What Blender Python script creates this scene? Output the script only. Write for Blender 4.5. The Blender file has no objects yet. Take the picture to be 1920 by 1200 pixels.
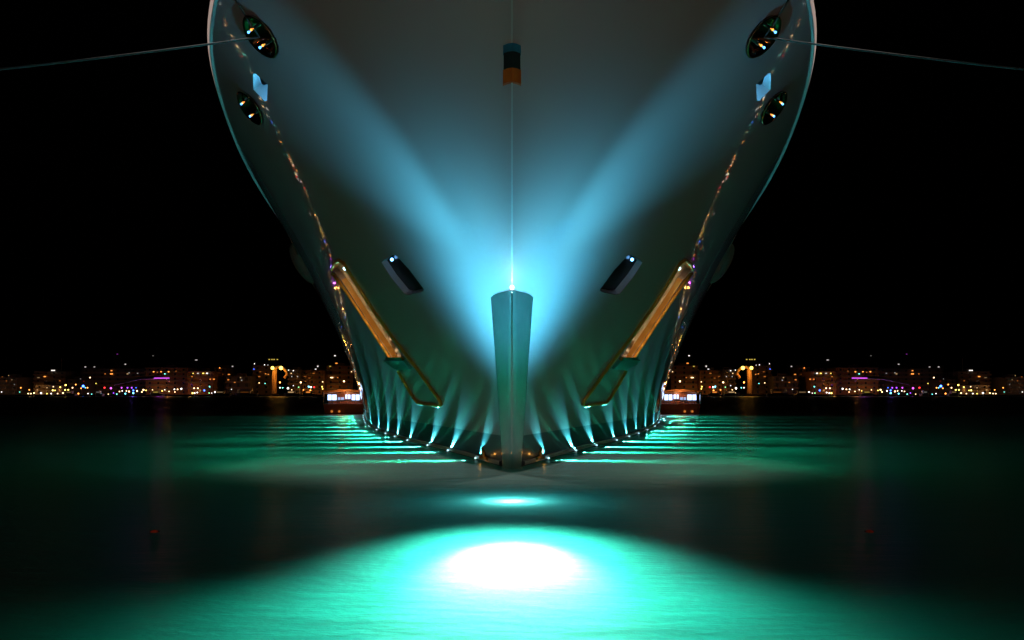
import bpy, bmesh, math, random
from mathutils import Vector, Matrix
from mathutils.bvhtree import BVHTree
R = math.radians
random.seed(7)
sc = bpy.context.scene
C = sc.collection

# ------------------------------------------------------------------ camera
F = 1500.0; HZ = 737.0; CX = 960.0; H = 1.5        # focal in 1920-px units, horizon row, eye height
cam = bpy.data.objects.new('camera', bpy.data.cameras.new('camera')); C.objects.link(cam)
cam.location = (0, 0, H); cam.rotation_euler = (R(90), 0, 0)
cam.data.lens = 36.0 * F / 1920.0; cam.data.sensor_width = 36
cam.data.shift_y = (HZ - 600.0) / 1920.0
cam.data.clip_end = 8000; cam.data.clip_start = 0.05
sc.camera = cam

# ------------------------------------------------------------------ night sky
w = bpy.data.worlds.new('World'); sc.world = w; w.use_nodes = True
wn = w.node_tree.nodes; wl = w.node_tree.links
sky = wn.new('ShaderNodeTexSky'); sky.sky_type = 'NISHITA'; sky.sun_disc = False
sky.sun_elevation = R(-4); sky.sun_rotation = R(200)
wn['Background'].inputs['Strength'].default_value = 0.004
wn['Background'].inputs['Color'].default_value = (0.2, 0.22, 0.25, 1)
wl.new(sky.outputs[0], wn['Background'].inputs['Color'])
sc.view_settings.view_transform = 'Standard'; sc.view_settings.look = 'None'
sc.view_settings.exposure = 0; sc.view_settings.gamma = 1
sc.render.engine = 'CYCLES'
sc.cycles.max_bounces = 5; sc.cycles.sample_clamp_indirect = 3.0
sc.cycles.caustics_reflective = False; sc.cycles.caustics_refractive = False

# ------------------------------------------------------------------ helpers
def P(px, py, Y): return Vector(((px-CX)/F*Y, Y, H+(HZ-py)/F*Y))
def tag(o, label=None, cat=None, group=None, kind=None):
    if label: o['label'] = label
    if cat: o['category'] = cat
    if group: o['group'] = group
    if kind: o['kind'] = kind
    return o
def empty(name, loc, label=None, cat=None, group=None):
    o = bpy.data.objects.new(name, None); C.objects.link(o); o.location = loc
    o.empty_display_size = 0.3
    return tag(o, label, cat, group)
def attach(o, parent):
    if parent is not None:
        o.parent = parent
        # every object's location is given in world space; the inverse keeps it there
        o.matrix_parent_inverse = Matrix.Translation(-Vector(parent.location))
def objm(name, me, parent=None, world=True):
    o = bpy.data.objects.new(name, me); C.objects.link(o)
    if parent is not None:
        if world: attach(o, parent)
        else: o.parent = parent
    return o
def mesh_from(name, V, Fc, mat, smooth=False):
    me = bpy.data.meshes.new(name); me.from_pydata([tuple(v) for v in V], [], Fc); me.update()
    me.materials.append(mat)
    if smooth:
        for p in me.polygons: p.use_smooth = True
    return me
class MB:
    def __init__(s): s.V = []; s.F = []
    def box(s, x0, x1, y0, y1, z0, z1):
        n = len(s.V)
        for x in (x0, x1):
            for y in (y0, y1):
                for z in (z0, z1): s.V.append((x, y, z))
        for f in ((0,1,3,2),(4,6,7,5),(0,4,5,1),(2,3,7,6),(0,2,6,4),(1,5,7,3)): s.F.append([n+i for i in f])
        return s
    def tube(s, pts, r, seg=10, closed=False, taper=None):
        pts = [Vector(p) for p in pts]; N = len(pts); n0 = len(s.V); prev = None
        for i, p in enumerate(pts):
            a = pts[(i-1) % N] if (closed or i > 0) else p
            b = pts[(i+1) % N] if (closed or i < N-1) else p
            d = (b-a).normalized()
            if prev is None:
                u = d.orthogonal().normalized()
            else:
                u = (prev - d*prev.dot(d)).normalized()
            prev = u; v = d.cross(u)
            rr = r if taper is None else r*taper(i/max(1, N-1))
            for k in range(seg):
                t = 2*math.pi*k/seg
                s.V.append(tuple(p + (u*math.cos(t)+v*math.sin(t))*rr))
        for i in range(N if closed else N-1):
            j = (i+1) % N
            for k in range(seg):
                k2 = (k+1) % seg
                s.F.append([n0+i*seg+k, n0+i*seg+k2, n0+j*seg+k2, n0+j*seg+k])
        if not closed:
            s.F.append([n0+k for k in range(seg)][::-1]); s.F.append([n0+(N-1)*seg+k for k in range(seg)])
        return s
    def ball(s, c, rx, ry=None, rz=None, nu=12, nv=8, M=None):
        ry = ry or rx; rz = rz or rx; c = Vector(c); n0 = len(s.V)
        for i in range(nv+1):
            t = math.pi*i/nv
            for k in range(nu):
                a = 2*math.pi*k/nu
                v = Vector((rx*math.sin(t)*math.cos(a), ry*math.sin(t)*math.sin(a), rz*math.cos(t)))
                if M is not None: v = M @ v
                s.V.append(tuple(c+v))
        for i in range(nv):
            for k in range(nu):
                k2 = (k+1) % nu
                s.F.append([n0+i*nu+k, n0+(i+1)*nu+k, n0+(i+1)*nu+k2, n0+i*nu+k2])
        return s
    def mesh(s, name, mat, smooth=False): return mesh_from(name, s.V, s.F, mat, smooth)
    def build(s, name, mat, parent=None, smooth=False):
        return objm(name, s.mesh(name, mat, smooth), parent)

def mat(name, col, rough=0.5, metal=0.0, coat=0.0, noise=0.0, nscale=3.0, emit=None, es=0.0, bump=0.0, bscale=20.0, spec=0.5):
    m = bpy.data.materials.new(name); m.use_nodes = True
    nt = m.node_tree; b = nt.nodes['Principled BSDF']
    b.inputs['Base Color'].default_value = (*col, 1); b.inputs['Roughness'].default_value = rough
    b.inputs['Metallic'].default_value = metal; b.inputs['Coat Weight'].default_value = coat
    b.inputs['Coat Roughness'].default_value = 0.04; b.inputs['Specular IOR Level'].default_value = spec
    if emit: b.inputs['Emission Color'].default_value = (*emit, 1); b.inputs['Emission Strength'].default_value = es
    if noise or bump:
        tc = nt.nodes.new('ShaderNodeTexCoord')
    if noise:
        n = nt.nodes.new('ShaderNodeTexNoise'); n.inputs['Scale'].default_value = nscale; n.inputs['Detail'].default_value = 6
        nt.links.new(tc.outputs['Object'], n.inputs['Vector'])
        mx = nt.nodes.new('ShaderNodeMix'); mx.data_type = 'RGBA'
        mx.inputs['A'].default_value = (*[c*(1-noise) for c in col], 1); mx.inputs['B'].default_value = (*[min(1, c*(1+noise)) for c in col], 1)
        nt.links.new(n.outputs['Fac'], mx.inputs['Factor']); nt.links.new(mx.outputs['Result'], b.inputs['Base Color'])
    if bump:
        n2 = nt.nodes.new('ShaderNodeTexNoise'); n2.inputs['Scale'].default_value = bscale; n2.inputs['Detail'].default_value = 4
        nt.links.new(tc.outputs['Object'], n2.inputs['Vector'])
        bp = nt.nodes.new('ShaderNodeBump'); bp.inputs['Strength'].default_value = bump; bp.inputs['Distance'].default_value = 0.02
        nt.links.new(n2.outputs['Fac'], bp.inputs['Height']); nt.links.new(bp.outputs['Normal'], b.inputs['Normal'])
    return m
def emis(name, col, s):
    return mat(name, (0.02, 0.02, 0.02), emit=col, es=s)

M_hull = mat('hull_paint', (0.64, 0.52, 0.54), 0.45, coat=1.0, noise=0.03, nscale=0.6, bump=0.10, bscale=1.1)
M_boot = mat('boot_paint', (0.03, 0.075, 0.11), 0.35, coat=0.4, noise=0.15, nscale=2)
M_deck = mat('deck_teak', (0.25, 0.16, 0.09), 0.7, noise=0.2)
M_strip = mat('waterline_strip', (0.82, 0.78, 0.74), 0.4, noise=0.1)
M_rail = mat('rail_white', (0.62, 0.50, 0.47), 0.4, noise=0.03)
M_steel = mat('polished_steel', (0.62, 0.63, 0.62), 0.08, metal=1.0, noise=0.05, nscale=4)
M_chrome = mat('chrome', (0.75, 0.74, 0.72), 0.05, metal=1.0, noise=0.03)
M_tan = mat('tan_panel', (0.62, 0.55, 0.44), 0.45, noise=0.18, nscale=1.5)
M_brown = mat('brown_panel', (0.30, 0.12, 0.05), 0.35, noise=0.3, nscale=3)
M_white = mat('pocket_white', (0.75, 0.77, 0.78), 0.4, noise=0.05)
M_dark = mat('dark_recess', (0.006, 0.005, 0.006), 0.3, spec=0.15, noise=0.2)
M_rope = mat('rope', (0.045, 0.045, 0.043), 0.8, noise=0.3, nscale=30, bump=0.6, bscale=60)
M_black = mat('black_rubber', (0.01, 0.01, 0.011), 0.5, noise=0.2)
M_orange = mat('orange_paint', (0.75, 0.07, 0.005), 0.4, noise=0.15)
M_blue = mat('blue_paint', (0.03, 0.16, 0.26), 0.4, noise=0.1)
M_brass = mat('amber_metal', (0.85, 0.45, 0.12), 0.3, metal=0.7, noise=0.1)
M_teal = mat('teal_panel', (0.10, 0.62, 0.58), 0.35, coat=.5, noise=0.1)
M_warm_chrome = mat('warm_chrome', (0.75, 0.42, 0.2), 0.07, metal=1.0, noise=0.1)  # chrome dish with its warm reflections put into the base colour
M_gold = mat('gilt_rail', (1.0, 0.50, 0.09), 0.35, metal=0.4, noise=0.1)
M_fender = mat('fender_grey', (0.5, 0.5, 0.5), 0.35, coat=0.3, noise=0.1)

def light(name, kind, loc, power, col, target=None, size=0.05, spot=None, blend=1.0, scale=None, parent=None, up=None):
    l = bpy.data.lights.new(name, kind); l.energy = power; l.color = col
    if kind in ('POINT', 'SPOT'): l.shadow_soft_size = size
    if kind == 'SPOT': l.spot_size = R(spot); l.spot_blend = blend
    o = bpy.data.objects.new(name, l); C.objects.link(o); o.location = loc
    if target is not None:
        d = (Vector(target)-Vector(loc)).normalized()
        z = -d; upv = Vector(up) if up else Vector((0, 0, 1))
        x = upv.cross(z).normalized(); y = z.cross(x)
        m3 = Matrix((x, y, z)).transposed()
        o.rotation_euler = m3.to_euler()
    if scale: o.scale = scale
    attach(o, parent)
    return o

# ------------------------------------------------------------------ water, ground, hills
def water_mat():
    m = bpy.data.materials.new('sea_water'); m.use_nodes = True; nt = m.node_tree; N = nt.nodes; L = nt.links
    N.remove(N['Principled BSDF']); out = N['Material Output']
    geo = N.new('ShaderNodeNewGeometry')
    mp = N.new('ShaderNodeMapping'); mp.inputs['Scale'].default_value = (0.55, 1.5, 1)
    L.new(geo.outputs['Position'], mp.inputs['Vector'])
    n1 = N.new('ShaderNodeTexNoise'); n1.inputs['Scale'].default_value = 1.6; n1.inputs['Detail'].default_value = 7; n1.inputs['Roughness'].default_value = 0.62
    L.new(mp.outputs[0], n1.inputs['Vector'])
    n2 = N.new('ShaderNodeTexNoise'); n2.inputs['Scale'].default_value = 9; n2.inputs['Detail'].default_value = 3; n2.inputs['Distortion'].default_value = 0.6
    L.new(mp.outputs[0], n2.inputs['Vector'])
    ad = N.new('ShaderNodeMath'); ad.operation = 'MULTIPLY_ADD'; ad.inputs[1].default_value = 0.18
    L.new(n2.outputs['Fac'], ad.inputs[0]); L.new(n1.outputs['Fac'], ad.inputs[2])
    bp = N.new('ShaderNodeBump'); bp.inputs['Strength'].default_value = 0.55; bp.inputs['Distance'].default_value = 0.10
    L.new(ad.outputs[0], bp.inputs['Height'])
    tr = N.new('ShaderNodeBsdfTranslucent'); tr.inputs['Color'].default_value = (0.12, 0.62, 0.48, 1)
    di = N.new('ShaderNodeBsdfDiffuse'); di.inputs['Color'].default_value = (0.004, 0.016, 0.014, 1)
    L.new(bp.outputs['Normal'], tr.inputs['Normal']); L.new(bp.outputs['Normal'], di.inputs['Normal'])
    a = N.new('ShaderNodeAddShader'); L.new(tr.outputs[0], a.inputs[0]); L.new(di.outputs[0], a.inputs[1])
    gl = N.new('ShaderNodeBsdfGlossy'); gl.inputs['Roughness'].default_value = 0.30; gl.inputs['Color'].default_value = (0.8, 0.85, 0.85, 1)
    L.new(bp.outputs['Normal'], gl.inputs['Normal'])
    fr = N.new('ShaderNodeFresnel'); fr.inputs['IOR'].default_value = 1.33; L.new(bp.outputs['Normal'], fr.inputs['Normal'])
    mx = N.new('ShaderNodeMixShader'); fm = N.new('ShaderNodeMath'); fm.operation = 'MULTIPLY'; fm.inputs[1].default_value = 0.5
    L.new(fr.outputs[0], fm.inputs[0]); L.new(fm.outputs[0], mx.inputs[0]); L.new(a.outputs[0], mx.inputs[1]); L.new(gl.outputs[0], mx.inputs[2])
    L.new(mx.outputs[0], out.inputs['Surface'])
    return m
tag(objm('water', mesh_from('water', [(-3000, -300, 0), (3000, -300, 0), (3000, 3000, 0), (-3000, 3000, 0)], [[0, 1, 2, 3]], water_mat())), kind='structure')

# ------------------------------------------------------------------ the yacht's hull
YE = 60.0; ZT = 9.0; ZB = -1.2
T0 = [(0, 0), (1.5, .52), (2.9, .98), (5.5, 1.87), (7.7, 2.7), (10.5, 3.66), (13, 4.45), (15.5, 5.15), (18.4, 5.95), (23, 7.0), (31, 8.6), (44.3, 11.1)]
T9 = [(0, 0), (1.2, 1.75), (2.8, 3.35), (4.4, 4.58), (6.0, 5.48), (8.5, 6.55), (12, 7.55), (17, 8.65), (22, 9.5), (28, 10.4), (38, 12.3), (51, 14.5)]
def pchip(T):
    n = len(T); X = [t[0] for t in T]; Yv = [t[1] for t in T]
    d = [(Yv[i+1]-Yv[i])/(X[i+1]-X[i]) for i in range(n-1)]
    m = [d[0]] + [(2*d[i-1]*d[i]/(d[i-1]+d[i]) if d[i-1]*d[i] > 0 else 0) for i in range(1, n-1)] + [d[-1]]
    def f(x):
        if x <= 0: return 0.0
        i = 0
        while i < n-2 and x > X[i+1]: i += 1
        h = X[i+1]-X[i]; t = (x-X[i])/h
        return ((2*t**3-3*t*t+1)*Yv[i] + (t**3-2*t*t+t)*h*m[i] + (-2*t**3+3*t*t)*Yv[i+1] + (t**3-t*t)*h*m[i+1])
    # light smoothing so that curvature has no kinks
    def g(x):
        k = min(1.0, x*0.5)
        return (f(x-k)+2*f(x-k/2)+2*f(x)+2*f(x+k/2)+f(x+k))/8.0
    return g
B0 = pchip(T0); B9 = pchip(T9)
def Y0(z): return 15.75-0.75*max(z, -0.3)
def hull_b(u, z):
    zz = max(0.0, z); wgt = (zz/ZT)**1.45
    b = (1-wgt)*B0(u*(YE-15.75)) + wgt*B9(u*(YE-9.0))
    if z < 0: b *= 1+0.12*z
    return b
def hull_pt(u, z, s=-1, off=0.0):
    y = Y0(z)+u*(YE-Y0(z))
    return Vector((s*(hull_b(u, z)+off), y, z))
def uof(Y, z): return (Y-Y0(z))/(YE-Y0(z))
def u_at_x(xt, z):
    lo, hi = 0.0, 1.0
    for _ in range(40):
        m = (lo+hi)/2
        if hull_b(m, z) < xt: lo = m
        else: hi = m
    return (lo+hi)/2

ZS = [ZB, -0.5, -0.05]+[0.66*i/4 for i in range(5)]+[0.66+(ZT-0.66)*(i/56) for i in range(1, 57)]
US = [(i/130.0)**1.7 for i in range(131)]
V = []; Fc = []; mi = []
idx = {}
for s in (-1, 1):
    for i, z in enumerate(ZS):
        for j, u in enumerate(US):
            if j == 0 and s == 1: idx[(s, i, j)] = idx[(-1, i, j)]; continue
            idx[(s, i, j)] = len(V); V.append(tuple(hull_pt(u, z, s)))
for s in (-1, 1):
    for i in range(len(ZS)-1):
        for j in range(len(US)-1):
            q = [idx[(s, i, j)], idx[(s, i, j+1)], idx[(s, i+1, j+1)], idx[(s, i+1, j)]]
            if s == -1: q = q[::-1]
            Fc.append(q); mi.append(1 if ZS[i+1] < 0.67 else 0)
nz, nu = len(ZS), len(US)
for i, flip, k in ((0, 0, 1), (nz-1, 1, 2)):        # bottom and deck
    for j in range(nu-1):
        q = [idx[(-1, i, j)], idx[(-1, i, j+1)], idx[(1, i, j+1)], idx[(1, i, j)]]
        q = list(dict.fromkeys(q))
        Fc.append(q[::-1] if flip else q); mi.append(k)
for i in range(nz-1):
    Fc.append([idx[(-1, i, nu-1)], idx[(-1, i+1, nu-1)], idx[(1, i+1, nu-1)], idx[(1, i, nu-1)]]); mi.append(0)
hme = bpy.data.meshes.new('hull'); hme.from_pydata(V, [], Fc); hme.update()
for m in (M_hull, M_boot, M_deck): hme.materials.append(m)
for p, k in zip(hme.polygons, mi): p.material_index = k
bm = bmesh.new(); bm.from_mesh(hme); bmesh.ops.recalc_face_normals(bm, faces=bm.faces); bm.to_mesh(hme)
bvh = BVHTree.FromBMesh(bm); bm.free()

yacht = empty('yacht', (0, 15.75, 0), 'huge grey-white yacht seen bow-on, its flared hull washed in blue and teal light', 'yacht')
hull = objm('hull', hme, yacht)

def hit(px, py, off=0.0):
    """point of the hull that stands behind the photo's (px, py), moved out along the normal"""
    o = Vector((0, 0, H)); d = Vector(((px-CX)/F, 1, (HZ-py)/F)).normalized()
    loc, n, i, _ = bvh.ray_cast(o, d)
    if loc is None: return None, None
    if n.dot(d) > 0: n = -n
    return loc+n*off, n

def mirrored(pts): return [Vector((-p.x, p.y, p.z)) for p in pts]

def poly_on_hull(poly, sub=6):
    pts = []
    for a, b in zip(poly, poly[1:]+poly[:1]):
        for k in range(sub):
            t = k/sub; p, n = hit(a[0]+(b[0]-a[0])*t, a[1]+(b[1]-a[1])*t)
            pts.append((p, n))
    nn = sum((n for p, n in pts), Vector()).normalized()
    return [p for p, n in pts], nn
def prism(mb, pts, n, out, dep, flip):
    k = len(pts); n0 = len(mb.V)
    for p in pts: mb.V.append(tuple(p+n*out))
    for p in pts: mb.V.append(tuple(p-n*dep))
    a = [n0+i for i in range(k)]; b = [n0+k+i for i in range(k)]
    fs = [a, b[::-1]]+[[a[i], b[i], b[(i+1) % k], a[(i+1) % k]] for i in range(k)]
    mb.F += [f[::-1] for f in fs] if flip else fs
def shrink(pts, d):
    c = sum(pts, Vector())/len(pts)
    return [p+(c-p).normalized()*d for p in pts]
def lining(name, pts, n, dep, m_side, m_back, parent, lip=0.004, flip=False):
    """walls and back of a pocket, inside faces"""
    pts = shrink(pts, 0.012); k = len(pts)
    me = bpy.data.meshes.new(name)
    V = [tuple(p-n*lip) for p in pts]+[tuple(p-n*(dep-0.012)) for p in pts]
    fs = [[i, (i+1) % k, k+(i+1) % k, k+i] for i in range(k)]+[[k+i for i in range(k)]]
    me.from_pydata(V, [], fs); me.update(); me.materials.append(m_side); me.materials.append(m_back)
    me.polygons[-1].material_index = 1
    return objm(name, me, parent)
def ellipse_px(cx, cy, a, b, ang, n=28, lens=1.0):
    r = []
    ca, sa = math.cos(R(ang)), math.sin(R(ang))
    for i in range(n):
        t = 2*math.pi*i/n
        x = a*math.copysign(abs(math.cos(t))**1.0, math.cos(t)); y = b*math.copysign(abs(math.sin(t))**lens, math.sin(t))
        r.append((cx+x*ca-y*sa, cy+x*sa+y*ca))
    return r

SLOT = [(623, 506), (631, 491), (641, 488), (657, 512), (745, 655), (757, 674), (735, 669), (700, 618), (640, 525)]
DWIN = [(715, 492), (719, 487), (736, 477), (742, 478), (768, 506), (795, 543), (793, 547), (765, 553), (758, 551), (733, 520)]
BPOC = [(474, 137), (478, 137), (502, 158), (501, 189), (497, 191), (475, 168)]
FL1 = ellipse_px(491, 67, 47, 20, 54, 28, 1.15); FL2 = ellipse_px(471, 201, 37, 13, 55, 28, 1.15)
cut = MB(); pockets = []
for name, poly, dep, sub in (('slot', SLOT, 0.16, 2), ('dwin', DWIN, 0.2, 1), ('bpoc', BPOC, 0.45, 1), ('fl1', FL1, 0.30, 1), ('fl2', FL2, 0.30, 1)):
    pts, n = poly_on_hull(poly, sub)
    for s in (-1, 1):
        pp = pts if s == -1 else mirrored(pts); nn = n if s == -1 else Vector((-n.x, n.y, n.z))
        prism(cut, pp, nn, 0.5, dep, s == 1)
        pockets.append((name, s, pp, nn, dep))
cme = cut.mesh('cutter', M_hull)
bm = bmesh.new(); bm.from_mesh(cme); bmesh.ops.recalc_face_normals(bm, faces=bm.faces); bm.to_mesh(cme); bm.free()
cob = bpy.data.objects.new('cutter', cme); C.objects.link(cob)
md = hull.modifiers.new('b', 'BOOLEAN'); md.operation = 'DIFFERENCE'; md.object = cob; md.solver = 'EXACT'
dg = bpy.context.evaluated_depsgraph_get(); dg.update()
new = bpy.data.meshes.new_from_object(hull.evaluated_get(dg)); hull.modifiers.clear(); hull.data = new
bpy.data.objects.remove(cob)
for p in new.polygons: p.use_smooth = True
new.set_sharp_from_angle(angle=R(28))
print('hull faces', len(new.polygons))

# pockets, fairleads, slot frame
for name, s, pts, n, dep in pockets:
    if name == 'slot':
        a = empty('anchor_pocket', pts[0]); attach(a, yacht)
        lining('recess', pts, n, dep, M_brass, M_tan, a)
        c = sum(pts, Vector())/len(pts)
        top, bot = pts[2], pts[10]
        # sloping brown flap and teal block at the foot of the recess
        def at(px, py, off):
            p, nn = hit(px, py, off); 
            return p if s == -1 else Vector((-p.x, p.y, p.z))
        mb = MB(); q = [at(718, 610, -0.10), at(741, 650, -0.05), at(752, 671, -0.05), at(737, 666, -0.05), at(722, 640, -0.08)]
        prism(mb, q, n, -0.03, 0.10, s == 1); mb.build('flap', M_brown, a)
        mb = MB(); q = [at(722, 674, .03), at(760, 674, .03), at(774, 690, .03), at(749, 692, .03)]
        prism(mb, q, n, 0.05, 0.10, s == 1); mb.build('sill', M_teal, a)
        mb = MB(); q = [at(728, 667, .05), at(757, 667, .05), at(761, 673, .05), at(733, 673, .05)]
        prism(mb, q, n, 0.05, 0.10, s == 1); mb.build('bracket', M_steel, a)
        for nm, path in (('rail', [(624, 505), (628, 493), (637, 487), (646, 492), (665, 523), (700, 578), (740, 634), (780, 685), (812, 730), (827, 750), (829, 757), (824, 760), (803, 757), (786, 755), (778, 746), (762, 720), (748, 694)]),
                         ('rail', [(625, 512), (639, 529), (663, 564), (689, 603), (712, 638), (733, 670)])):
            mb = MB(); mb.tube([at(x, y, 0.035) for x, y in path], 0.045, 10)
            mb.build('rail', M_gold, a, True)
        for lx, ly in ((640, 520), (655, 543), (670, 567), (686, 592), (702, 616), (718, 641), (732, 662)):
            light('pocket_lamp', 'POINT', at(lx, ly, 0.0)+n*0.07, .9, (1, 0.60, 0.30), size=0.05, parent=a)
        mb = MB(); mb.ball(at(642, 506, -.08), 0.05); mb.build('lens_or_glint', emis('white_blue_lens', (0.5, .8, 1), 6), a)
    elif name == 'dwin':
        a = empty('window', pts[0]); attach(a, yacht)
        lining('frame', pts, n, dep, M_white, M_dark, a)
        q = shrink(pts, 0.05); mb = MB(); prism(mb, q, n, -0.13, 0.15, s == 1); mb.build('pane', M_dark, a)
        p, nn = hit(729, 490, -0.08)
        if s == 1: p = Vector((-p.x, p.y, p.z))
        mb = MB(); mb.ball(p, 0.035); mb.build('lens_or_glint', emis('blue_lens_or_glint', (0.15, .45, 1), 8), a)
    elif name == 'bpoc':
        a = empty('hatch', pts[0]); attach(a, yacht)
        lining('recess', pts, n, dep, M_white, M_white, a)
        c = sum(pts, Vector())/len(pts)
        light('hatch_lamp', 'POINT', c-n*0.18+Vector((0, 0, -.1)), 3.0, (0.12, 0.55, 1.0), size=0.03, parent=a)
        mb = MB()
        q = shrink(pts, .02); mid = (q[0]+q[1])/2
        prism(mb, [q[1], q[2], c+(q[2]-c)*.2, c+(q[1]-c)*.15], n, -0.06, 0.10, s == 1); mb.build('flap', M_blue, a)
    else:
        a = empty('fairlead', pts[0]); attach(a, yacht)
        # polished dish: concave rings from the rim to the bottom
        c = sum(pts, Vector())/len(pts); k = len(pts); rings = [(1.0, 0.03), (1.04, 0.05), (0.97, 0.07), (0.90, 0.04), (0.80, -0.03), (0.65, -0.12), (0.45, -0.19), (0.2, -0.22)]
        V = []; fs = []
        for f, o in rings: V += [tuple(c+(p-c)*f+n*o) for p in pts]
        V.append(tuple(c-n*0.225))
        for r in range(len(rings)-1):
            for i in range(k):
                j = (i+1) % k; fs.append([r*k+i, r*k+j, (r+1)*k+j, (r+1)*k+i])
        e = len(V)-1; r = len(rings)-1
        fs += [[r*k+i, r*k+(i+1) % k, e] for i in range(k)]
        objm('dish', mesh_from('dish', V, fs, M_warm_chrome, True), a)
        d = (pts[0]-pts[k//2]).normalized()
        for f in (-0.42, 0.35):
            cc = c+(pts[0]-c)*f*1.0
            wv = (pts[k//4]-pts[3*k//4])*0.38
            pl = cc+n*.10
            light('fairlead_glint_light', 'POINT', pl, .35, (1, .42, .08), size=.02, parent=a)  # unseen light added for the amber glints in the dish
            mb = MB(); mb.ball(pl, .022, nu=8, nv=6); mb.build('lens_or_glint', emis('amber_glint', (1, .35, .05), 2.6), a)  # glowing ball put in as an amber reflection
            pl = cc+wv*.7+n*.06
            mb = MB(); mb.ball(pl, .024, nu=8, nv=6); mb.build('lens_or_glint', emis('blue_lens_or_glint', (.10, .40, 1), 4), a)  # glowing ball put in as a blue reflection
            mb = MB(); mb.tube([cc-wv-n*.02, cc-wv*.5+n*.03, cc+n*.05, cc+wv*.5+n*.03, cc+wv-n*.02], 0.035, 8); mb.build('roller', M_chrome, a, True)

# stem plate folded round the bow
def wrap(z0, z1, w0, w1, off, name, m, nz=40, nx=8, thick=True, parent=yacht, cap=0.02, roundtop=0.0):
    V = []; fs = []
    for i in range(nz+1):
        t = i/nz; z = z0+(z1-z0)*t; wd = w0+(w1-w0)*t
        for j in range(-nx, nx+1):
            s = -1 if j < 0 else 1; x = abs(j)/nx*wd
            zz = z - roundtop*max(0, (t-0.94)/0.06)*(abs(j)/nx)**6
            u = u_at_x(x, zz) if x > 0 else 0
            p = hull_pt(u, zz, s); e = 0.02
            pa = hull_pt(u+e, zz, s); pb = hull_pt(u, zz+0.05, s)
            n = (pa-p).cross(pb-p).normalized()
            if n.y > 0: n = -n
            if j == 0: n = Vector((0, -1, -0.75)).normalized()*1.0
            V.append(tuple(p+n*off))
    wN = 2*nx+1; n1 = len(V)
    for i in range(nz+1):
        for j in range(wN): V.append(tuple(Vector(V[i*wN+j])+Vector((0, off+0.03, 0.0))))
    for i in range(nz):
        for j in range(wN-1):
            a = i*wN+j; fs.append([a, a+1, a+wN+1, a+wN]); fs.append([n1+a, n1+a+wN, n1+a+wN+1, n1+a+1])
    for i in range(nz):
        a = i*wN; fs.append([a, a+wN, n1+a+wN, n1+a]); a = i*wN+wN-1; fs.append([a, n1+a, n1+a+wN, a+wN])
    for j in range(wN-1):
        a = nz*wN+j; fs.append([a, a+1, n1+a+1, n1+a]); a = j; fs.append([a, n1+a, n1+a+1, a+1])
    me = mesh_from(name, V, fs, m, True); me.set_sharp_from_angle(angle=R(40))
    return objm(name, me, parent)
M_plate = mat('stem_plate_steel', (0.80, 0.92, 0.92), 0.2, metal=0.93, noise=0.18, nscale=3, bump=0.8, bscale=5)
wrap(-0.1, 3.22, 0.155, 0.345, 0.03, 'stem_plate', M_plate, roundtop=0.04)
mb = MB(); mb.tube([(0, Y0(z)-0.038, z) for z in [-.1+i*0.11 for i in range(31)]], 0.012, 8); mb.build('ridge', M_chrome, yacht, True)
mb = MB(); mb.tube([(0, Y0(z)-0.005, z) for z in [3.35+i*0.2 for i in range(28)]], 0.012, 8); mb.build('stem_glint_line', M_white, yacht, True)  # white tube added for the light line along the stem crease
sm = empty('stem_marker', hull_pt(0, 6.1, 1)); attach(sm, yacht)
wrap(5.92, 6.07, 0.098, 0.094, 0.05, 'orange_band', M_orange, 4, 3, parent=sm)
wrap(6.073, 6.245, 0.088, 0.085, 0.05, 'black_band', M_black, 4, 3, parent=sm)
wrap(6.248, 6.33, 0.094, 0.092, 0.05, 'blue_band', M_blue, 4, 3, parent=sm)

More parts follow.
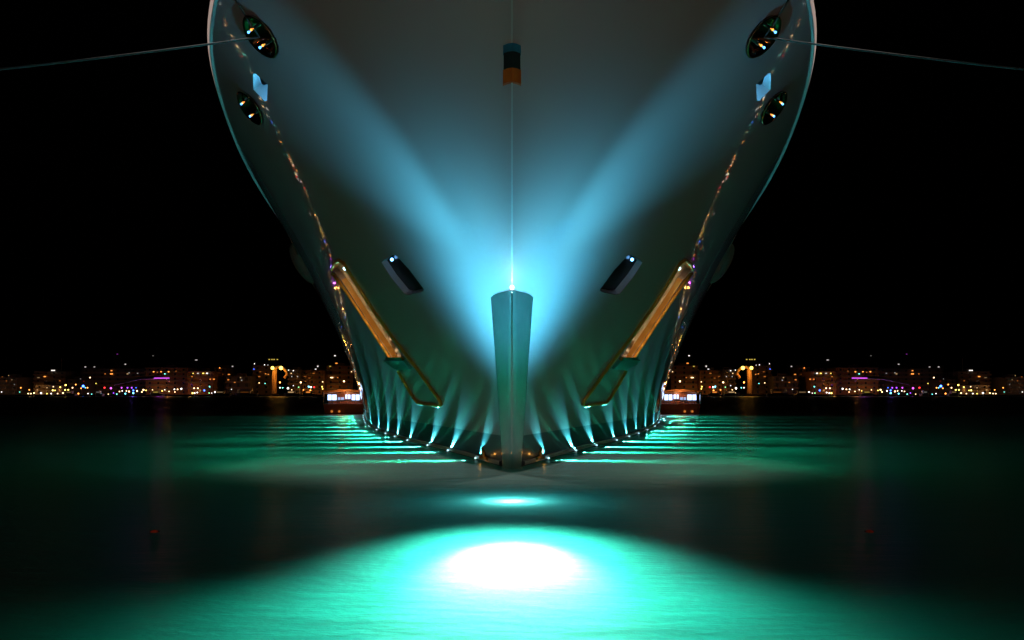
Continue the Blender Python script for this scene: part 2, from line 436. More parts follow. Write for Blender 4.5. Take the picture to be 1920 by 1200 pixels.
# cap rail, waterline strip
for s in (-1, 1):
    pts = [hull_pt(u, ZT, s, 0.02)+Vector((0, 0, 0.02)) for u in [(i/90.0)**1.6 for i in range(1, 91)]]
    V = []; fs = []
    prof = [(-0.10, 0.0), (0.04, -0.012), (0.055, 0.0), (0.095, 0.13), (0.08, 0.15), (-0.10, 0.15)]
    for i, p in enumerate(pts):
        a = pts[max(0, i-1)]; b = pts[min(len(pts)-1, i+1)]; d = (b-a).normalized(); o = Vector((d.y, -d.x, 0))*(1 if s == 1 else -1)
        for q, zz in prof: V.append(tuple(p+o*q+Vector((0, 0, zz))))
    k = len(prof)
    for i in range(len(pts)-1):
        for j in range(k): fs.append([i*k+j, i*k+(j+1) % k, (i+1)*k+(j+1) % k, (i+1)*k+j])
    fs.append(list(range(k))); fs.append([(len(pts)-1)*k+j for j in range(k)][::-1])
    me = mesh_from('cap_rail', V, fs, M_rail); objm('cap_rail', me, yacht)
    V = []; fs = []; us = [uof(15.75+0.55+(YE-16.3)*(i/80)**1.5, 0.1) for i in range(81)]
    prof = [(0.0, 0.02), (0.045, 0.03), (0.045, 0.11), (0.0, 0.12)]
    for u in us:
        for q, zz in prof: V.append(tuple(hull_pt(u, zz, s, q)))
    for i in range(80):
        for j in range(4): fs.append([i*4+j, i*4+(j+1) % 4, (i+1)*4+(j+1) % 4, (i+1)*4+j])
    objm('waterline_strip', mesh_from('waterline_strip', V, fs, M_strip), yacht)
    # amber mooring bracket near the stem
    p = hull_pt(uof(17.2, .1), .1, s, .06)
    mb = MB(); d = (hull_pt(uof(17.6, .1), .1, s)-hull_pt(uof(16.9, .1), .1, s)).normalized()
    mb.tube([p-d*.20, p-d*.02+Vector((0, 0, .02)), p+d*.35+Vector((0, 0, -.01))], .032, 8)
    mb.tube([p+d*.05, p+d*.09+Vector((0, 0, .13)), p+d*.17+Vector((0, 0, .2))], .03, 8)
    mb.build('bracket', M_brass, yacht)
    light('bracket_lamp', 'POINT', p+Vector((s*.10, -.10, .0)), .22, (1, .45, .08), size=.02, parent=yacht)

# ------------------------------------------------------------------ the yacht's lamps
CY = (0.10, 0.85, 0.93)
BW = (0.09, 0.67, 0.97)
for s in (-1, 1):
    light('bow_lamp', 'SPOT', (s*1.5, 13.02, 1.83), 560, BW, (-s*1.0, 15.1, 5.27), size=0.06, spot=113, blend=.97, parent=yacht)
    light('bow_beam', 'SPOT', (s*0.30, 12.75, 2.3), 1050, BW, (s*6.1, 16.9, 9.9), size=0.06, spot=42, blend=1.0, parent=yacht)
light('plate_lamp', 'POINT', (0, 12.95, 3.2), 12, (.4, .85, 1), size=0.03, parent=yacht)
mb = MB(); mb.ball((0, 13.17, 3.24), 0.035, 0.03, 0.035); mb.build('lens_or_glint', emis('bow_lens', (0.5, 0.9, 1), 12), yacht)

SP = [881, 828, 783, 750, 724, 708, 697, 691, 688, 685, 683, 681.5]
YP = [863, 848, 838, 828, 821, 815, 808, 801, 794, 788.5, 784, 780.5]
M_lens = emis('waterline_lens', (0.45, 0.9, 1.0), 3)
for s in (-1, 1):
    jit = random.Random(11)
    for i, (px, py) in enumerate(zip(SP, YP)):
        Y = H*F/(py-HZ); u = uof(Y, 0.05)
        p = hull_pt(u, 0.05, s, 0.085)
        a = empty('waterline_lamp', p); attach(a, yacht)
        mb = MB(); mb.ball(p, 0.02, nu=8, nv=6); mb.build('lens', M_lens, a)
        mb = MB(); mb.box(p.x-.06, p.x+.06, p.y-.05, p.y+.05, p.z-.10, p.z-.045); mb.build('housing', M_steel, a)
        k = 1.0 if i < 9 else 0.7
        # beam up along the plating
        tg = hull_pt(max(.004, uof(Y-(3.0 if i else 2.4), 1.3)), 1.3, s, -0.06)
        light('hull_beam', 'SPOT', p+Vector((s*0.0, -0.02, 0.03)), 1500*k*jit.uniform(.7, 1.2)*(Y/20)**1.35, CY, tg, size=0.02, spot=62, blend=1.0, scale=(.18, 1, 1), up=(s, -.33, 0), parent=a)
        # beams out under the surface: a short bright one and a long weak one
        q = Vector((p.x+s*0.05, p.y, -0.12))
        light('water_beam', 'SPOT', q, 950*k*jit.uniform(.7, 1.2)*(Y/20)**1.2, (0.45, 0.9, 1.0), q+Vector((s*5, jit.uniform(-.5, -.1), 1.7)), size=0.02, spot=84, blend=1.0, scale=(.26, 1, 1), parent=a)
        q = Vector((p.x+s*0.05, p.y, -0.30))
        light('water_beam', 'SPOT', q, 1900*k*jit.uniform(.6, 1.3)*(Y/20)**1.1, (0.06, 0.9, .62), q+Vector((s*5, jit.uniform(-1.6, -.3), 1.95)), size=0.05, spot=46, blend=1.0, scale=(.7, 1, 1), parent=a)
        q = Vector((p.x+s*2.8, p.y, -1.1))
        light('underwater_lamp', 'POINT', q, 4.5*(Y/20), (0.01, 0.75, 0.46), size=0.1, parent=yacht)
# floodlight under the forefoot and its small companion
light('underwater_flood', 'SPOT', (0, 8.45, -1.9), 2100, (0.30, 1.0, 0.93), (0, 8.45-.616, -1.9+.788), size=0.6, spot=108, blend=1.0, scale=(.52, 1, 1), parent=yacht)
for s in (-1, 1): light('underwater_lamp', 'SPOT', (s*1.0, 5.8, -1.1), 30, (.02, 1.0, .80), (s*1.15, 5.3, 0), size=.2, spot=140, blend=1, parent=yacht)
for s in (-1, 1):
    for x, y, z, pw in ((5.2, 18.4, -1.2, 20), (3.9, 17.0, -1.2, 4), (7.0, 21, -1.2, 16), (8.5, 26, -1.3, 18), (3.4, 15.2, -.8, 5), (5.4, 16.2, -1.0, 9)):
        light('underwater_lamp', 'POINT', (s*x, y, z), pw, (0.01, 0.78, 0.48), size=0.15, parent=yacht)
light('underwater_lamp', 'POINT', (0, 11.2, -0.45), 22, (0.08, 0.7, 1.0), size=0.05, parent=yacht)
light('plate_wash', 'SPOT', (0, 10.9, 0.25), 380, (0.02, .80, .82), (0, 14.5, 1.5), size=.05, spot=44, blend=1, scale=(.28, 1, 1), parent=yacht)  # added light without a fixture, tints the stem plate teal
light('underwater_core', 'SPOT', (0, 7.7, -1.05), 2300, (1.0, 0.6, 0.62), (0, 7.1, 0.0), size=0.15, spot=78, blend=1.0, scale=(.78, 1.6, 1), parent=yacht)
light('underwater_lamp', 'POINT', (0, 11.1, -0.15), 30, (0.8, 0.95, 1.0), size=0.05, parent=yacht)

# quay lamps behind the photographer: they give the hull its faint grey and glint in the polished fittings
def quay_lamp(x, y, z, col, es, label):
    a = empty('quay_lamp', (x, y, 0.8), label, 'lamp post', 'lamp posts on the quay behind the viewer')
    mb = MB(); mb.tube([(x, y, .8), (x, y, z-.2)], .06, 8); mb.build('pole', M_black, a)
    mb = MB(); mb.ball((x, y, z), .12); mb.build('globe', emis('quay_globe', col, es), a, True)
tag(MB().box(-200, 200, -60, -2.2, -0.5, 0.8).build('quay', mat('concrete', (0.3, .29, .27), .8, noise=.2)), kind='structure')
for x, y, z, col, es, lab in ((-15, -5, 4.8, (1, .68, .5), 650, 'warm lamp post on the quay, near left of the viewer'), (15, -5, 4.8, (1, .68, .5), 650, 'warm lamp post on the quay, near right of the viewer'), (-22, -7, 6, (1, .45, .12), 110, 'orange lamp post on the quay, far left of the viewer'), (22, -7, 6, (1, .45, .12), 110, 'orange lamp post on the quay, far right of the viewer'), (-3, -9, 5, (0.95, .9, .9), 300, 'white lamp post on the quay just left behind the viewer'), (3, -9, 5, (.95, .9, .9), 300, 'white lamp post on the quay just right behind the viewer'))+tuple((x*q, y, z, c, 130, f'{w} lamp post on the quay, {o} post {sd} of the viewer') for q, sd in ((-1, 'left'), (1, 'right')) for x, y, z, c, w, o in ((5, -14, 4, (1, .42, .08), 'orange', 'rear'), (13, -18, 4.6, (1, .45, .1), 'orange', 'corner'), (34, -5, 5, (.2, .4, 1), 'blue', 'outer'), (48, -8, 6, (1, .4, .08), 'orange', 'outermost'))):
    quay_lamp(x, y, z, col, es, lab)
for s in (-1, 1):   # added unseen spots high on either side, to brighten the cap rails
    light('cap_rail_light', 'SPOT', (s*38, 15, 62), 480000, (1, .90, .84), (s*6.3, 16.5, 9.2), size=.4, spot=8, blend=1)

# ------------------------------------------------------------------ mooring lines, fenders, orange light smudges
side = {-1: 'left', 1: 'right'}
f1 = sum([p for p in pockets[6][2]], Vector())/len(pockets[6][2]); fn = pockets[6][3]
for s in (-1, 1):
    def mir(p): return Vector((p.x*(1 if s == -1 else -1), p.y, p.z))
    a = f1+fn*0.05; b = P(0, 130, 12.2); e = a+(b-a)*3.1; e.z = 1.2
    pts = []
    for i in range(41):
        t = i/40; p = a+(b-a)*3.1*t
        t1 = t*3.1; z = a.z+(b.z-a.z)*t1 + 0.22*(t1*(t1-1))*0.35
        pts.append(mir(Vector((p.x, p.y, z))))
    tag(MB().tube(pts, 0.018, 8).build('mooring_line', M_rope, None, True), f'thin mooring line running from the upper {side[s]} fairlead out to the {side[s]} edge', 'rope', 'mooring lines')
    p2 = [mir(a), mir(hit(470, 38)[0]+fn*.05), mir(hit(457, 15)[0]+fn*.05), mir(hit(445, -4)[0]+fn*.05)]
    tag(MB().tube(p2, 0.016, 6).build('mooring_line', M_rope, None, True), f'short line climbing the hull above the upper {side[s]} fairlead', 'rope', 'mooring lines')
    c = mir(P(569, 494, 44)); ax = (mir(P(590, 528, 44))-mir(P(550, 460, 44))).normalized()
    q = Vector((0, 0, 1)).rotation_difference(ax).to_matrix()
    fe = empty('fender', c, f'long dark grey fender hanging off the {side[s]} flank of the yacht', 'fender', 'fenders')
    MB().ball(c, .50, .50, 1.25, 16, 14, q).build('body', M_fender, fe, True)
    MB().tube([c-ax*1.2, c-ax*1.9+mir(Vector((.5, 0, 0)))], .03, 6).build('rope', M_rope, fe)
    c = mir(P(290, 998, H*F/(998-HZ)))  # orange smudge of light on the water, built as a small solid
    fl = empty('float', c, f'small added orange blob for a smudge of light on the dark water at lower {side[s]}', 'float', 'orange light smudges')
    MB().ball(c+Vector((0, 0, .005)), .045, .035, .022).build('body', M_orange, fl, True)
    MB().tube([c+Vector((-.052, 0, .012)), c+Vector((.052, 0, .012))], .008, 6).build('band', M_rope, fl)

exec_town = True
# ------------------------------------------------------------------ far shore
M_ground = mat('ground', (0.05, 0.045, 0.04), .9, noise=.3, nscale=.05)
tag(MB().box(-900, 900, 396, 560, -1, 0.7).build('shore', M_ground), kind='structure')
V = []; fs = []; nx, ny = 80, 10
for j in range(ny+1):
    for i in range(nx+1):
        x = -1200+2400*i/nx; y = 470+90*j
        h = 0.6+ (14+6*math.sin(x*.011)+4*math.sin(x*.031+1))*(j/ny)**.8
        V.append((x, y, h))
for j in range(ny):
    for i in range(nx):
        a = j*(nx+1)+i; fs.append([a, a+1, a+nx+2, a+nx+1])
tag(objm('hills', mesh_from('hills', V, fs, M_ground, True)), kind='structure')

EM = {}
COL = {'white': (1, .93, .85), 'warm': (1, .62, .28), 'orange': (1, .30, .05), 'yellow': (1, .72, .12), 'blue': (.05, .15, 1), 'cyan': (.15, .75, 1), 'teal': (.2, 1, .8),
       'green': (.3, 1, .35), 'red': (1, .03, .03), 'magenta': (.8, .1, 1), 'violet': (.3, .05, .9)}
def em(c, s):
    if (c, s) not in EM: EM[(c, s)] = emis('light_'+c, COL[c], s)
    return EM[(c, s)]
ORD = ['first', 'second', 'third', 'fourth', 'fifth', 'sixth', 'seventh', 'eighth', 'ninth', 'tenth', 'eleventh', 'twelfth', 'thirteenth', 'fourteenth', 'fifteenth', 'sixteenth', 'seventeenth', 'eighteenth', 'nineteenth', 'twentieth', 'twenty-first', 'twenty-second', 'twenty-third', 'twenty-fourth', 'twenty-fifth', 'twenty-sixth', 'twenty-seventh', 'twenty-eighth']
# lamps of the photo's left half: x, y, colour, radius (px), strength ; the right half mirrors them
L = [(3,735,'white',1,1.2),(39,727,'orange',1.1,2),(37,735,'teal',.9,1.2),(55,731,'orange',1,2.2),(53,738,'warm',1,2.5),(58,738,'warm',1,2.5),(64,737,'warm',1.2,2.5),(77,737,'white',1.5,2.5),
 (100,725,'warm',1,1.6),(99,732,'yellow',1.3,3),(103,732,'yellow',1,2),(113,726,'yellow',1.2,2.5),(123,722,'yellow',1.4,3),(122,731,'yellow',1.2,3),(128,731,'yellow',1.2,2.5),(131,737,'white',1.5,2.2),(118,737,'warm',1.2,2.5),(108,738,'warm',1,2),(88,738,'yellow',1,2),(96,738,'white',1.1,2),(136,727,'warm',1.2,2),(142,721,'orange',1,3),
 (147,738,'orange',1.3,2.5),(156,724,'blue',2.2,5),(160,727,'cyan',.9,3),(152,728,'orange',1,3),(164,727,'orange',1.1,3),(165,738,'white',1,1.6),(172,739,'teal',.9,1.4),(182,739,'white',1,1.6),(169,708,'warm',1.2,2.2),(180,719,'yellow',1,.9),
 (196,727,'red',1.5,2.5),(208,728,'magenta',1.7,2.5),(203,739,'warm',.9,1.4),(213,737,'violet',1,2),(219,739,'teal',1,2),(224,734,'warm',1,2.5),(229,733,'white',1,2),(235,738,'cyan',1.3,3),(237,733,'warm',1,2.5),(242,734,'warm',1.3,3),(250,737,'cyan',1.5,3.5),(250,732,'blue',1.5,4),(257,733,'warm',1.3,3),
 (228,727,'magenta',1.2,2),(239,727,'violet',1.2,3),(247,727,'violet',1.2,3),(255,727,'blue',1,2),(269,731,'warm',1.5,2.5),(266,735,'warm',1.1,2.5),(274,732,'yellow',1,2.2),(286,731,'warm',1,1.5),(304,733,'yellow',1.1,2),(309,731,'white',1,1.5),(317,734,'warm',1,2.3),(327,730,'white',1.2,2),(328,735,'warm',1,2.2),
 (340,729,'white',1.5,2.5),(333,730,'warm',1.2,2.2),(361,737,'yellow',1.4,3),(365,737,'white',1.2,2.5),(370,736,'white',1.2,2.5),(364,728,'warm',1.2,2.6),(371,728,'warm',1.2,2.6),(383,732,'blue',1.5,4),(393,725,'teal',1.2,2),(392,737,'green',1,2),(397,737,'white',.9,1.5),(403,735,'white',1.4,2),(434,730,'white',1,.9),
 (486,718,'warm',1,1.5),(497,719,'teal',1,1.2),(525,717,'orange',1.5,3.5),(525,727,'white',1.2,2),(530,727,'teal',1.1,1.8),(540,728,'white',1.8,3),(550,723,'white',1,.9),(560,726,'green',1.1,1.4),(547,731,'warm',1,1.5),(541,737,'warm',.9,1.2),(564,717,'warm',1.5,3),(579,725,'cyan',1.5,3.5),(583,726,'white',1.5,3.5),(589,726,'red',1.5,2),(569,731,'orange',1.1,2),(582,732,'orange',1.3,3),(605,716,'warm',1.1,1.5),(604,725,'yellow',1.2,2.2),(605,729,'yellow',1.1,2.2),(645,715,'warm',1.5,3.2)]
globe = {}
lamp_poles = MB().tube([(0, 0, 0), (0, 0, 1)], .07, 5).mesh('pole', M_black)
cnt = {}
def shore_lamp(px, py, c, r, st, s, inframe=True):
    Y = 398.5 + (739-py)*0.35
    x = s*(CX-px)/F*Y; z = H+(HZ-py)/F*Y
    a = empty('street_lamp', (x, Y, .7))
    if inframe:
        cnt.setdefault((s, c), []).append((px, a))
    key = (c, st, round(r, 1))
    if key not in globe:
        rr = r/F*400*0.95
        globe[key] = MB().ball((0, 0, 0), rr, nu=8, nv=6).mesh('globe', em(c, st*(2.5 if c in ('warm', 'orange', 'yellow') else 1.8)))
    g = objm('globe', globe[key], a, False); g.location = (0, 0, z-.7)
    po = objm('pole', lamp_poles, a, False); po.scale = (1, 1, max(.05, z-.7))
    a['category'] = 'street lamp'; a['group'] = 'lamps along the far shore'
    return a
for s in (-1, 1):
    for l in L: shore_lamp(*l, s)
for (s, c), lst in cnt.items():
    lst.sort(key=lambda t: t[0])
    cn = {'warm': 'warm amber', 'teal': 'pale teal'}.get(c, c)
    for i, (px, a) in enumerate(lst):
        edge = side[s]
        a['label'] = (f'{ORD[i]} {cn} lamp from the {edge} edge on the far {edge} shore' if len(lst) > 1 else f'the only {cn} lamp on the far {edge} shore')

# the same waterfront goes on beyond both edges of the frame (its lights glint in the flared hull)
rr_ = random.Random(3)
far = []; off = {}
for k in range(70):
    px = -rr_.uniform(8, 1050) if k > 8 else -rr_.uniform(5, 200)
    c = rr_.choice(['warm', 'warm', 'orange', 'orange', 'yellow', 'white', 'white', 'blue', 'red', 'teal', 'warm'])
    far.append((px, rr_.uniform(706, 737), c, rr_.choice([1.2, 1.8, 2.4]), rr_.choice([3, 5, 7])))
for s in (-1, 1):
    for k, (px, py, c, r, st) in enumerate(far):
        a = shore_lamp(px, py, c, r, st, s, False)
        off.setdefault((s, c), []).append((-px, a))
for (s, c), lst in off.items():
    lst.sort(key=lambda t: t[0]); cn = {'warm': 'warm amber', 'teal': 'pale teal'}.get(c, c)
    for i, (px, a) in enumerate(lst):
        a['label'] = f'{ORD[i]} {cn} lamp beyond the {side[s]} edge of the picture, counted outwards'
        a['group'] = f'{cn} lamps beyond the {side[s]} edge'
# buildings: x0, x1, ytop (px), Y, floors, kind, lit windows [(x, y, colour, strength, w)]
M_wall = {'tan': mat('wall_tan', (.25, .17, .11), .85, noise=.15, nscale=.3), 'ochre': mat('wall_ochre', (.34, .17, .07), .85, noise=.15, nscale=.3), 'grey': mat('wall_grey', (.12, .11, .10), .85, noise=.15, nscale=.3), 'cream': mat('wall_cream', (.5, .45, .36), .85, noise=.12, nscale=.3)}
M_roof = mat('roof_dark', (.08, .06, .05), .8, noise=.2, nscale=.5)
M_slab = mat('slab', (.2, .15, .1), .8, noise=.2)
M_shut = mat('dark_glass', (.03, .035, .04), .2)
BL = [
 (0,34,708,430,4,'grey','tall dark block with a few dim windows',[(2,707,'orange',.5,2),(14,704,'warm',.25,1.5),(12,714,'orange',.2,2),(22,712,'warm',.2,1.5),(27,721,'white',.15,1.5)]),
 (64,124,697,440,6,'tan','brown block with a mast and small lights on its roof',[(84,706,'orange',1.4,4),(72,708,'warm',.12,5),(112,714,'orange',.3,2)]),
 (66,96,722,415,2,'cream','low pale house lit warmly from below',[(70,731,'warm',.5,2),(88,727,'warm',.5,2)]),
 (127,152,712,430,3,'grey','small dark house beside the brown block',[(149,711,'white',.4,1.5),(157,715,'red',.12,2)]),
 (155,272,692,445,6,'grey','long dim terraced hotel with wide balconies',[(209,701,'orange',1.6,5),(209,695,'orange',1.0,3),(197,701,'orange',.4,2),(239,701,'warm',.35,3),(242,699,'white',.25,2),(258,700,'white',.2,2)]),
 (273,352,690,440,6,'ochre','amber-lit terraced hotel above the purple canopy',[(288,697,'orange',2,2.4),(302,697,'orange',2,2),(316,697,'orange',2,2.4),(295,698,'orange',.5,1.5),(309,701,'teal',1.8,2.2),(330,696,'orange',.2,2)]),
 (352,400,697,425,4,'ochre','rust-coloured shop row with a bright upper balcony',[(362,700,'yellow',1.6,1.6),(371,700,'white',.6,3),(381,700,'yellow',1.8,3),(388,700,'white',2.2,2.8),(394,711,'orange',1,2),(401,711,'orange',1,3),(360,706,'orange',.6,2)]),
 (402,424,690,445,5,'tan','narrow house with a red roof light',[(412,690,'orange',1.6,1.6),(417,702,'orange',.6,2)]),
 (424,470,706,430,3,'grey','low house with rows of faint shutters',[(428,702,'orange',.8,4),(428,712,'orange',.7,3),(451,708,'warm',.4,2),(453,713,'white',.3,2),(440,717,'orange',.4,3)]),
 (474,508,686,440,6,'tan','tall block topped by white terrace lights',[(476,682,'white',1.2,1.3),(476,692,'blue',1.6,2),(495,684,'white',1.5,1.5),(501,685,'white',1.4,1.8),(498,701,'orange',.8,2),(503,702,'orange',.8,2),(486,706,'orange',.3,4),(488,697,'orange',.2,3)]),
 (541,562,694,440,5,'grey','dark house with a cluster of white windows',[(541,694,'white',1.2,1.6),(550,695,'white',1.5,1.8),(546,700,'warm',1.2,1.6),(547,706,'white',.4,1.5),(558,706,'white',.4,1.5)]),
 (564,606,695,445,5,'ochre','rust-coloured terraced block behind the red lamp',[(595,687,'white',.8,2),(591,692,'white',.7,3),(588,700,'orange',.25,4),(572,706,'orange',.15,4),(580,709,'orange',.2,3)]),
 (612,662,686,450,6,'ochre','amber apartment block with a grid of balconies beside the hull',[(622,708,'warm',2.6,5),(633,708,'orange',.6,1.6),(630,681,'orange',1.0,4),(659,697,'warm',1.6,1.4),(619,687,'yellow',.4,3)]),
]
dark_window = MB().box(-.55, .55, -.03, .03, -.5, .5).mesh('window', M_shut)
towers = {}
for s in (-1, 1):
    for (x0, x1, yt, Y, nf, wk, lab, lit) in BL:
        xa, xb = sorted((s*(CX-x0)/F*Y, s*(CX-x1)/F*Y)); zt = H+(HZ-yt)/F*Y; cx_ = (xa+xb)/2
        a = empty('building', (cx_, Y, .7), lab+f' on the {side[s]} shore', 'building', 'buildings along the far shore')
        MB().box(xa, xb, Y, Y+14, .7, zt).build('wall', M_wall[wk], a)
        mb = MB(); mb.box(xa-.3, xb+.3, Y-.4, Y+14.3, zt+.003, zt+.35); mb.box(cx_-2, cx_+2, Y+4, Y+8, zt+.35, zt+1.8); mb.build('roof', M_roof, a)
        fh = (zt-.7)/nf
        for k in range(1, nf):
            z = .7+k*fh; mb = MB(); mb.box(xa-.2, xb+.2, Y-1.0, Y-.003, z-.12, z+.12); mb.box(xa-.2, xb+.2, Y-1.06, Y-1.0, z+.1, z+.9)
            mb.build('balcony', M_slab, a)
        nw = max(2, min(int((xb-xa)/4), 90//nf))
        for k in range(nf):
            for i in range(nw):
                wx = xa+(i+.5)*(xb-xa)/nw; z = .7+k*fh
                o = objm('window', dark_window, a, False)
                o.location = (wx-a.location.x, -.03, z+fh*.55-.7); o.scale = (1, 1, max(.3, fh-1.2))
        for (wx, wy, c, st, wd) in lit:
            Yw = Y-1.15; x = s*(CX-wx)/F*Yw; z = H+(HZ-wy)/F*Yw; hw = wd/F*Yw/2; hh = 1.6/F*Yw/2
            if z > zt: Yw += 1.0
            MB().box(x-hw, x+hw, Yw, Yw+.06, z-hh, z+hh).build('window', em(c, st*1.6), a)
        towers[(s, x0)] = a
        light('facade_light', 'POINT', (cx_+s*3, Y-7, 3.0), {'ochre': 330, 'tan': 130, 'cream': 380, 'grey': 35}[wk]*(1.4 if x1-x0 > 60 else 1), (1, .42, .1), size=.3, parent=a)
    # mast on the brown block
    x = s*(CX-104)/F*440
    MB().tube([(x, 446, H+(HZ-697)/F*446), (x, 446, H+(HZ-672)/F*446)], .12, 5).build('mast', M_slab, towers[(s, 64)])
    for k in (99, 101.5, 104): 
        x = s*(CX-k)/F*440; MB().ball((x, 439, H+(HZ-694.5)/F*439), .32, nu=8, nv=6).build('roof_lamp', em('white', 1.6), towers[(s, 64)])
    # purple-lit canopy
    a = empty('canopy', P(CX+s*(CX-262), 715, 412), f'wide purple-lit canopy over the {side[s]} waterfront bars', 'canopy', 'canopies on the waterfront')
    M_can = M_wall['cream']
    q = [P(CX+s*(CX-x), y, Y) for x, y, Y in ((214, 722, 408), (262, 711, 408), (310, 709, 408), (318, 716, 408), (318, 712, 420), (300, 704, 422), (262, 707, 422), (214, 718, 422))]
    mb = MB(); mb.V = [tuple(v) for v in q]+[tuple(v-Vector((0, 0, .25))) for v in q]
    mb.F = [[0, 1, 6, 7], [1, 2, 5, 6], [2, 3, 4, 5], [8, 15, 14, 9], [9, 14, 13, 10], [10, 13, 12, 11]]+[[i, 8+i, 8+(i+1) % 8, (i+1) % 8] for i in range(8)]
    mb.build('awning', M_can, a)
    for k in (216, 262, 314):
        p = P(CX+s*(CX-k), 720, 410); MB().tube([(p.x, 410, .7), (p.x, 410, p.z)], .12, 5).build('post', M_black, a)
    for k, c, pw in ((300, (.8, .1, 1), 500), (250, (.25, .08, 1), 500), (315, (1, .3, .05), 900)):
        p = P(CX+s*(CX-k), 716, 404); light('canopy_lamp', 'POINT', (p.x, 403, 7.5), pw, c, size=.2, parent=a)
    p = P(CX+s*(CX-299), 708.5, 403); MB().box(p.x-4.6, p.x+3.2, 407.0, 407.3, p.z-.35, p.z+.25).build('light_bar', em('magenta', .9), a)
    # lit gateway at the foot of the hill: two lamps washing an arch in amber
    a = empty('archway', P(CX+s*(CX-520), 738, 425), f'amber-lit archway with two bright lamps on the {side[s]} shore', 'archway', 'archways')
    def A(x, y, Y=425): return P(CX+s*(CX-x), y, Y)
    M_arch = mat('arch_stone', (.6, .38, .18), .8, noise=.2, nscale=.4)
    MB().tube([A(514, 738), A(514, 715), A(515, 690)], 1.3, 8).build('pillar', M_arch, a)
    MB().tube([A(515, 690), A(522, 688), A(530, 690), A(536, 695), A(538, 702), A(533, 709)], .8, 8).build('arch', M_arch, a, True)
    MB().ball(A(511, 690, 421), .9, nu=8, nv=6).build('lamp', em('yellow', 4), a)
    MB().ball(A(527, 690, 421), 1.0, nu=8, nv=6).build('lamp', em('yellow', 4), a)
    for x, y in ((508, 700), (519, 699), (530, 698), (522, 712)):
        light('arch_lamp', 'POINT', A(x, y, 420), 380, (1, .35, .05), size=.2, parent=a)
    # hillside houses with a single dim light
    for k, (x, y, Y, c, st, lab) in enumerate(((160,688,600,'white',.5,'small hillside house left of its twin, one pale light'),(177,688,600,'white',.35,'small hillside house right of its twin, one pale light'),(220,664,800,'magenta',.12,'highest hillside house, one faint pinkish light'),(235,683,640,'white',.5,'hillside house above the long dim hotel, grey-white light'),(287,667,800,'white',.08,'hillside house with a barely visible grey light'),
                                    (368,675,720,'white',.35,'hillside house with a long grey light over the shop row'),(436,687,620,'white',.5,'hillside house with a pale light above the low house'),(505,674,720,'green',.5,'hillside villa with a row of yellow-green lights'),(596,686,600,'white',.4,'hillside house above the rust-coloured block'),(628,667,760,'white',1.2,'lone hillside house with a bright white light near the hull'))):
        if s == 1: lab = lab.replace('left of its twin', 'RR').replace('right of its twin', 'left of its twin').replace('RR', 'right of its twin')
        p = P(CX+s*(CX-x), y, Y); hh = 0.6+10
        a = empty('house', (p.x, Y, p.z-3), lab+f', {side[s]} side', 'house', 'houses on the far hillside')
        MB().box(p.x-4, p.x+4, Y+.1, Y+8, min(p.z-4, 6), p.z+1.2).build('wall', M_wall['grey'], a)
        mb = MB(); mb.V = [(p.x-4.4, Y-.3, p.z+1.2), (p.x+4.4, Y-.3, p.z+1.2), (p.x+4.4, Y+8.4, p.z+1.2), (p.x-4.4, Y+8.4, p.z+1.2), (p.x-2, Y+4, p.z+2.6), (p.x+2, Y+4, p.z+2.6)]
        mb.F = [[0, 1, 5, 4], [1, 2, 5], [2, 3, 4, 5], [3, 0, 4], [0, 3, 2, 1]]; mb.build('roof', M_roof, a)
        offs = (0,) if c != 'green' else (0, 5*Y/F, 9*Y/F, 15*Y/F)
        for o in offs:
            MB().box(p.x-s*o-.5*Y/600-.4*(k == 5), p.x-s*o+.5*Y/600+.4*(k == 5), Y-.1, Y+.08, p.z-.3*Y/600, p.z+.3*Y/600).build('window', em('yellow' if c == 'green' else c, st*1.5), a)

# boats moored along the shore
M_boat = mat('boat_white', (.7, .7, .68), .35, coat=.3, noise=.05)
def boat(px, wpx, Y, s, label, cabin='warm', st=.8, mast=False):
    c = P(CX+s*(CX-px), 740, Y); c.z = 0; Lh = wpx/F*Y/2
    a = empty('motorboat', c, label, 'boat', 'boats moored along the far shore')
    V = []; fs = []; n = 12
    for i in range(n+1):
        t = i/n; x = -Lh+2*Lh*t; b = 1.5*(1-max(0, (t-.55)/.45)**2)*(1 if t > 0 else .9); sh = 1.1+.5*t
        V += [(c.x+s*x, c.y-b, sh), (c.x+s*x*.93, c.y-b*.7, -.2), (c.x+s*x*.93, c.y+b*.7, -.2), (c.x+s*x, c.y+b, sh)]
    for i in range(n):
        for j in range(3): fs.append([i*4+j, i*4+j+1, i*4+5+j, i*4+4+j])
        fs.append([i*4+3, i*4, i*4+4, i*4+7])
    fs.append([0, 1, 2, 3])
    objm('hull', mesh_from('hull', V, fs, M_boat), a)
    mb = MB(); mb.box(c.x-Lh*.55, c.x+Lh*.35, c.y-1.0, c.y+1.0, 1.2, 2.5); mb.box(c.x-Lh*.62, c.x+Lh*.4, c.y-1.15, c.y+1.15, 2.503, 2.65); mb.build('cabin', M_boat, a)
    MB().box(c.x-Lh*.45, c.x+Lh*.25, c.y-1.03, c.y-1.003, 1.7, 2.2).build('window', em(cabin, st), a)
    if mast: MB().tube([(c.x, c.y, 2.65), (c.x, c.y, 13)], .09, 5).build('mast', M_slab, a)
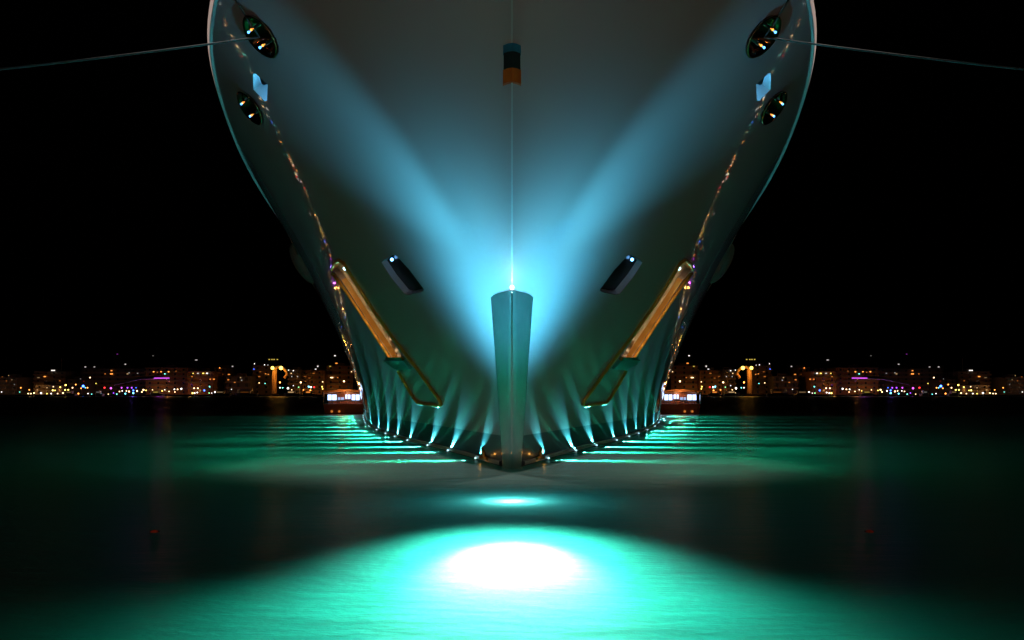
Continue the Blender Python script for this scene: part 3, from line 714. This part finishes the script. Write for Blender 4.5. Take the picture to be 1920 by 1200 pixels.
for s in (-1, 1):
    for px, wpx, lab, cb, st, m in ((132, 22, 'small boat with a tall mast moored below the blue lamp', 'warm', .15, True), (186, 16, 'small dark boat moored left of the purple bars' if s == -1 else 'small dark boat moored right of the purple bars', 'white', .1, False),
                             (295, 26, 'low boat moored under the purple canopy', 'yellow', .3, False), (415, 34, 'long boat moored before the low house', 'warm', .15, False),
                             (462, 42, 'longest dark motor yacht moored along the far quay', 'orange', .08, True), (548, 30, 'boat moored among white lamps below the archway', 'warm', .5, False), (580, 22, 'boat with amber windows below the red lamp', 'orange', 1.0, False)):
        boat(px, wpx, 386+random.random()*5, s, lab+f', {side[s]} shore', cb, st, m)

# the lit vessel moored just beyond each flank
for s in (-1, 1):
    Y = 57.0
    def Q(x, y, yy=Y): return P(CX+s*(CX-x), y, yy)
    a = empty('houseboat', (Q(645, 776).x, Y, 0), f'brown boat with glaring blue-white windows beside the yacht on the {side[s]}', 'boat', 'lit boats beside the yacht')
    xo = Q(606, 776).x; xi = Q(684, 776).x; x0, x1 = sorted((xo, xi)); z = lambda y: H+(HZ-y)/F*Y
    M_bh = mat('brown_hull', (.20, .07, .035), .4, noise=.3, nscale=1)
    M_or = mat('awning_orange', (.6, .26, .08), .6, noise=.2, nscale=1)
    mb = MB(); V = []
    for yy, k in ((Y, 1.0), (Y+9, .8)):
        ex = (x1-x0)*.5*k; cx_ = (x0+x1)/2
        V += [(cx_-ex, yy, z(757)), (cx_-ex*.93, yy+.2, -.2), (cx_+ex*.93, yy+.2, -.2), (cx_+ex, yy, z(757))]
    objm('hull', mesh_from('hull', V, [[0, 1, 2, 3], [7, 6, 5, 4], [0, 4, 5, 1], [1, 5, 6, 2], [2, 6, 7, 3], [0, 3, 7, 4]], M_bh), a)
    e = .06
    MB().box(x0+.15, x1-.15, Y+.9, Y+7, z(757)+.003, z(733)).build('cabin', M_bh, a)
    mb = MB(); n0 = 0
    V = []; 
    for i in range(9):
        t = i/8; x = x0+(x1-x0)*t; zz = z(734)+.16*math.sin(math.pi*t)
        V += [(x, Y+.1, zz), (x, Y+7.4, zz), (x, Y+.1, zz-.16), (x, Y+7.4, zz-.16)]
    fs = []
    for i in range(8):
        b = i*4; fs += [[b, b+4, b+5, b+1], [b+2, b+3, b+7, b+6], [b, b+2, b+6, b+4], [b+1, b+5, b+7, b+3]]
    fs += [[0, 1, 3, 2], [32, 34, 35, 33]]
    objm('awning', mesh_from('awning', V, fs, M_or), a)
    for xa, xb, ya, yb, st in ((615, 631, 740, 751, 2.6), (648, 657, 740, 748, 2.4), (660, 674, 740, 751, 2.8), (634, 645, 745, 750, .8)):
        p, q = sorted((Q(xa, 1, Y+.88).x, Q(xb, 1, Y+.88).x))
        f = MB().box(p, q, Y+.80, Y+.88, z(yb), z(ya)).build('window', emis('blue_white_window', (.45, .62, 1), st), a)
        MB().box((p+q)/2-.02, (p+q)/2+.02, Y+.74, Y+.795, z(yb), z(ya)).build('mullion', M_bh, f)
    MB().tube([(x0+.1, Y+.05, z(751)), (x1-.1, Y+.05, z(751))], .03, 6).build('rail', M_steel, a)
    for k in range(6):
        x = x0+.15+(x1-x0-.3)*k/5; MB().tube([(x, Y+.05, z(757)), (x, Y+.05, z(751))], .02, 5).build('stanchion', M_steel, a)
    MB().tube([(xo, Y+.1, z(757)), (xo, Y+.1, z(735))], .05, 6).build('post', M_steel, a)
    for k in (622, 636): MB().ball(Q(k, 771.5, Y-.02), .09, nu=8, nv=6).build('stern_lamp', em('orange', .5), a)
    light('deck_lamp', 'POINT', ((x0+x1)/2, Y+.45, z(738)), 12, (1, .6, .3), size=.08, parent=a)
    light('deck_lamp', 'POINT', ((x0+x1)/2, Y-.6, z(730)), 22, (1, .45, .15), size=.08, parent=a)
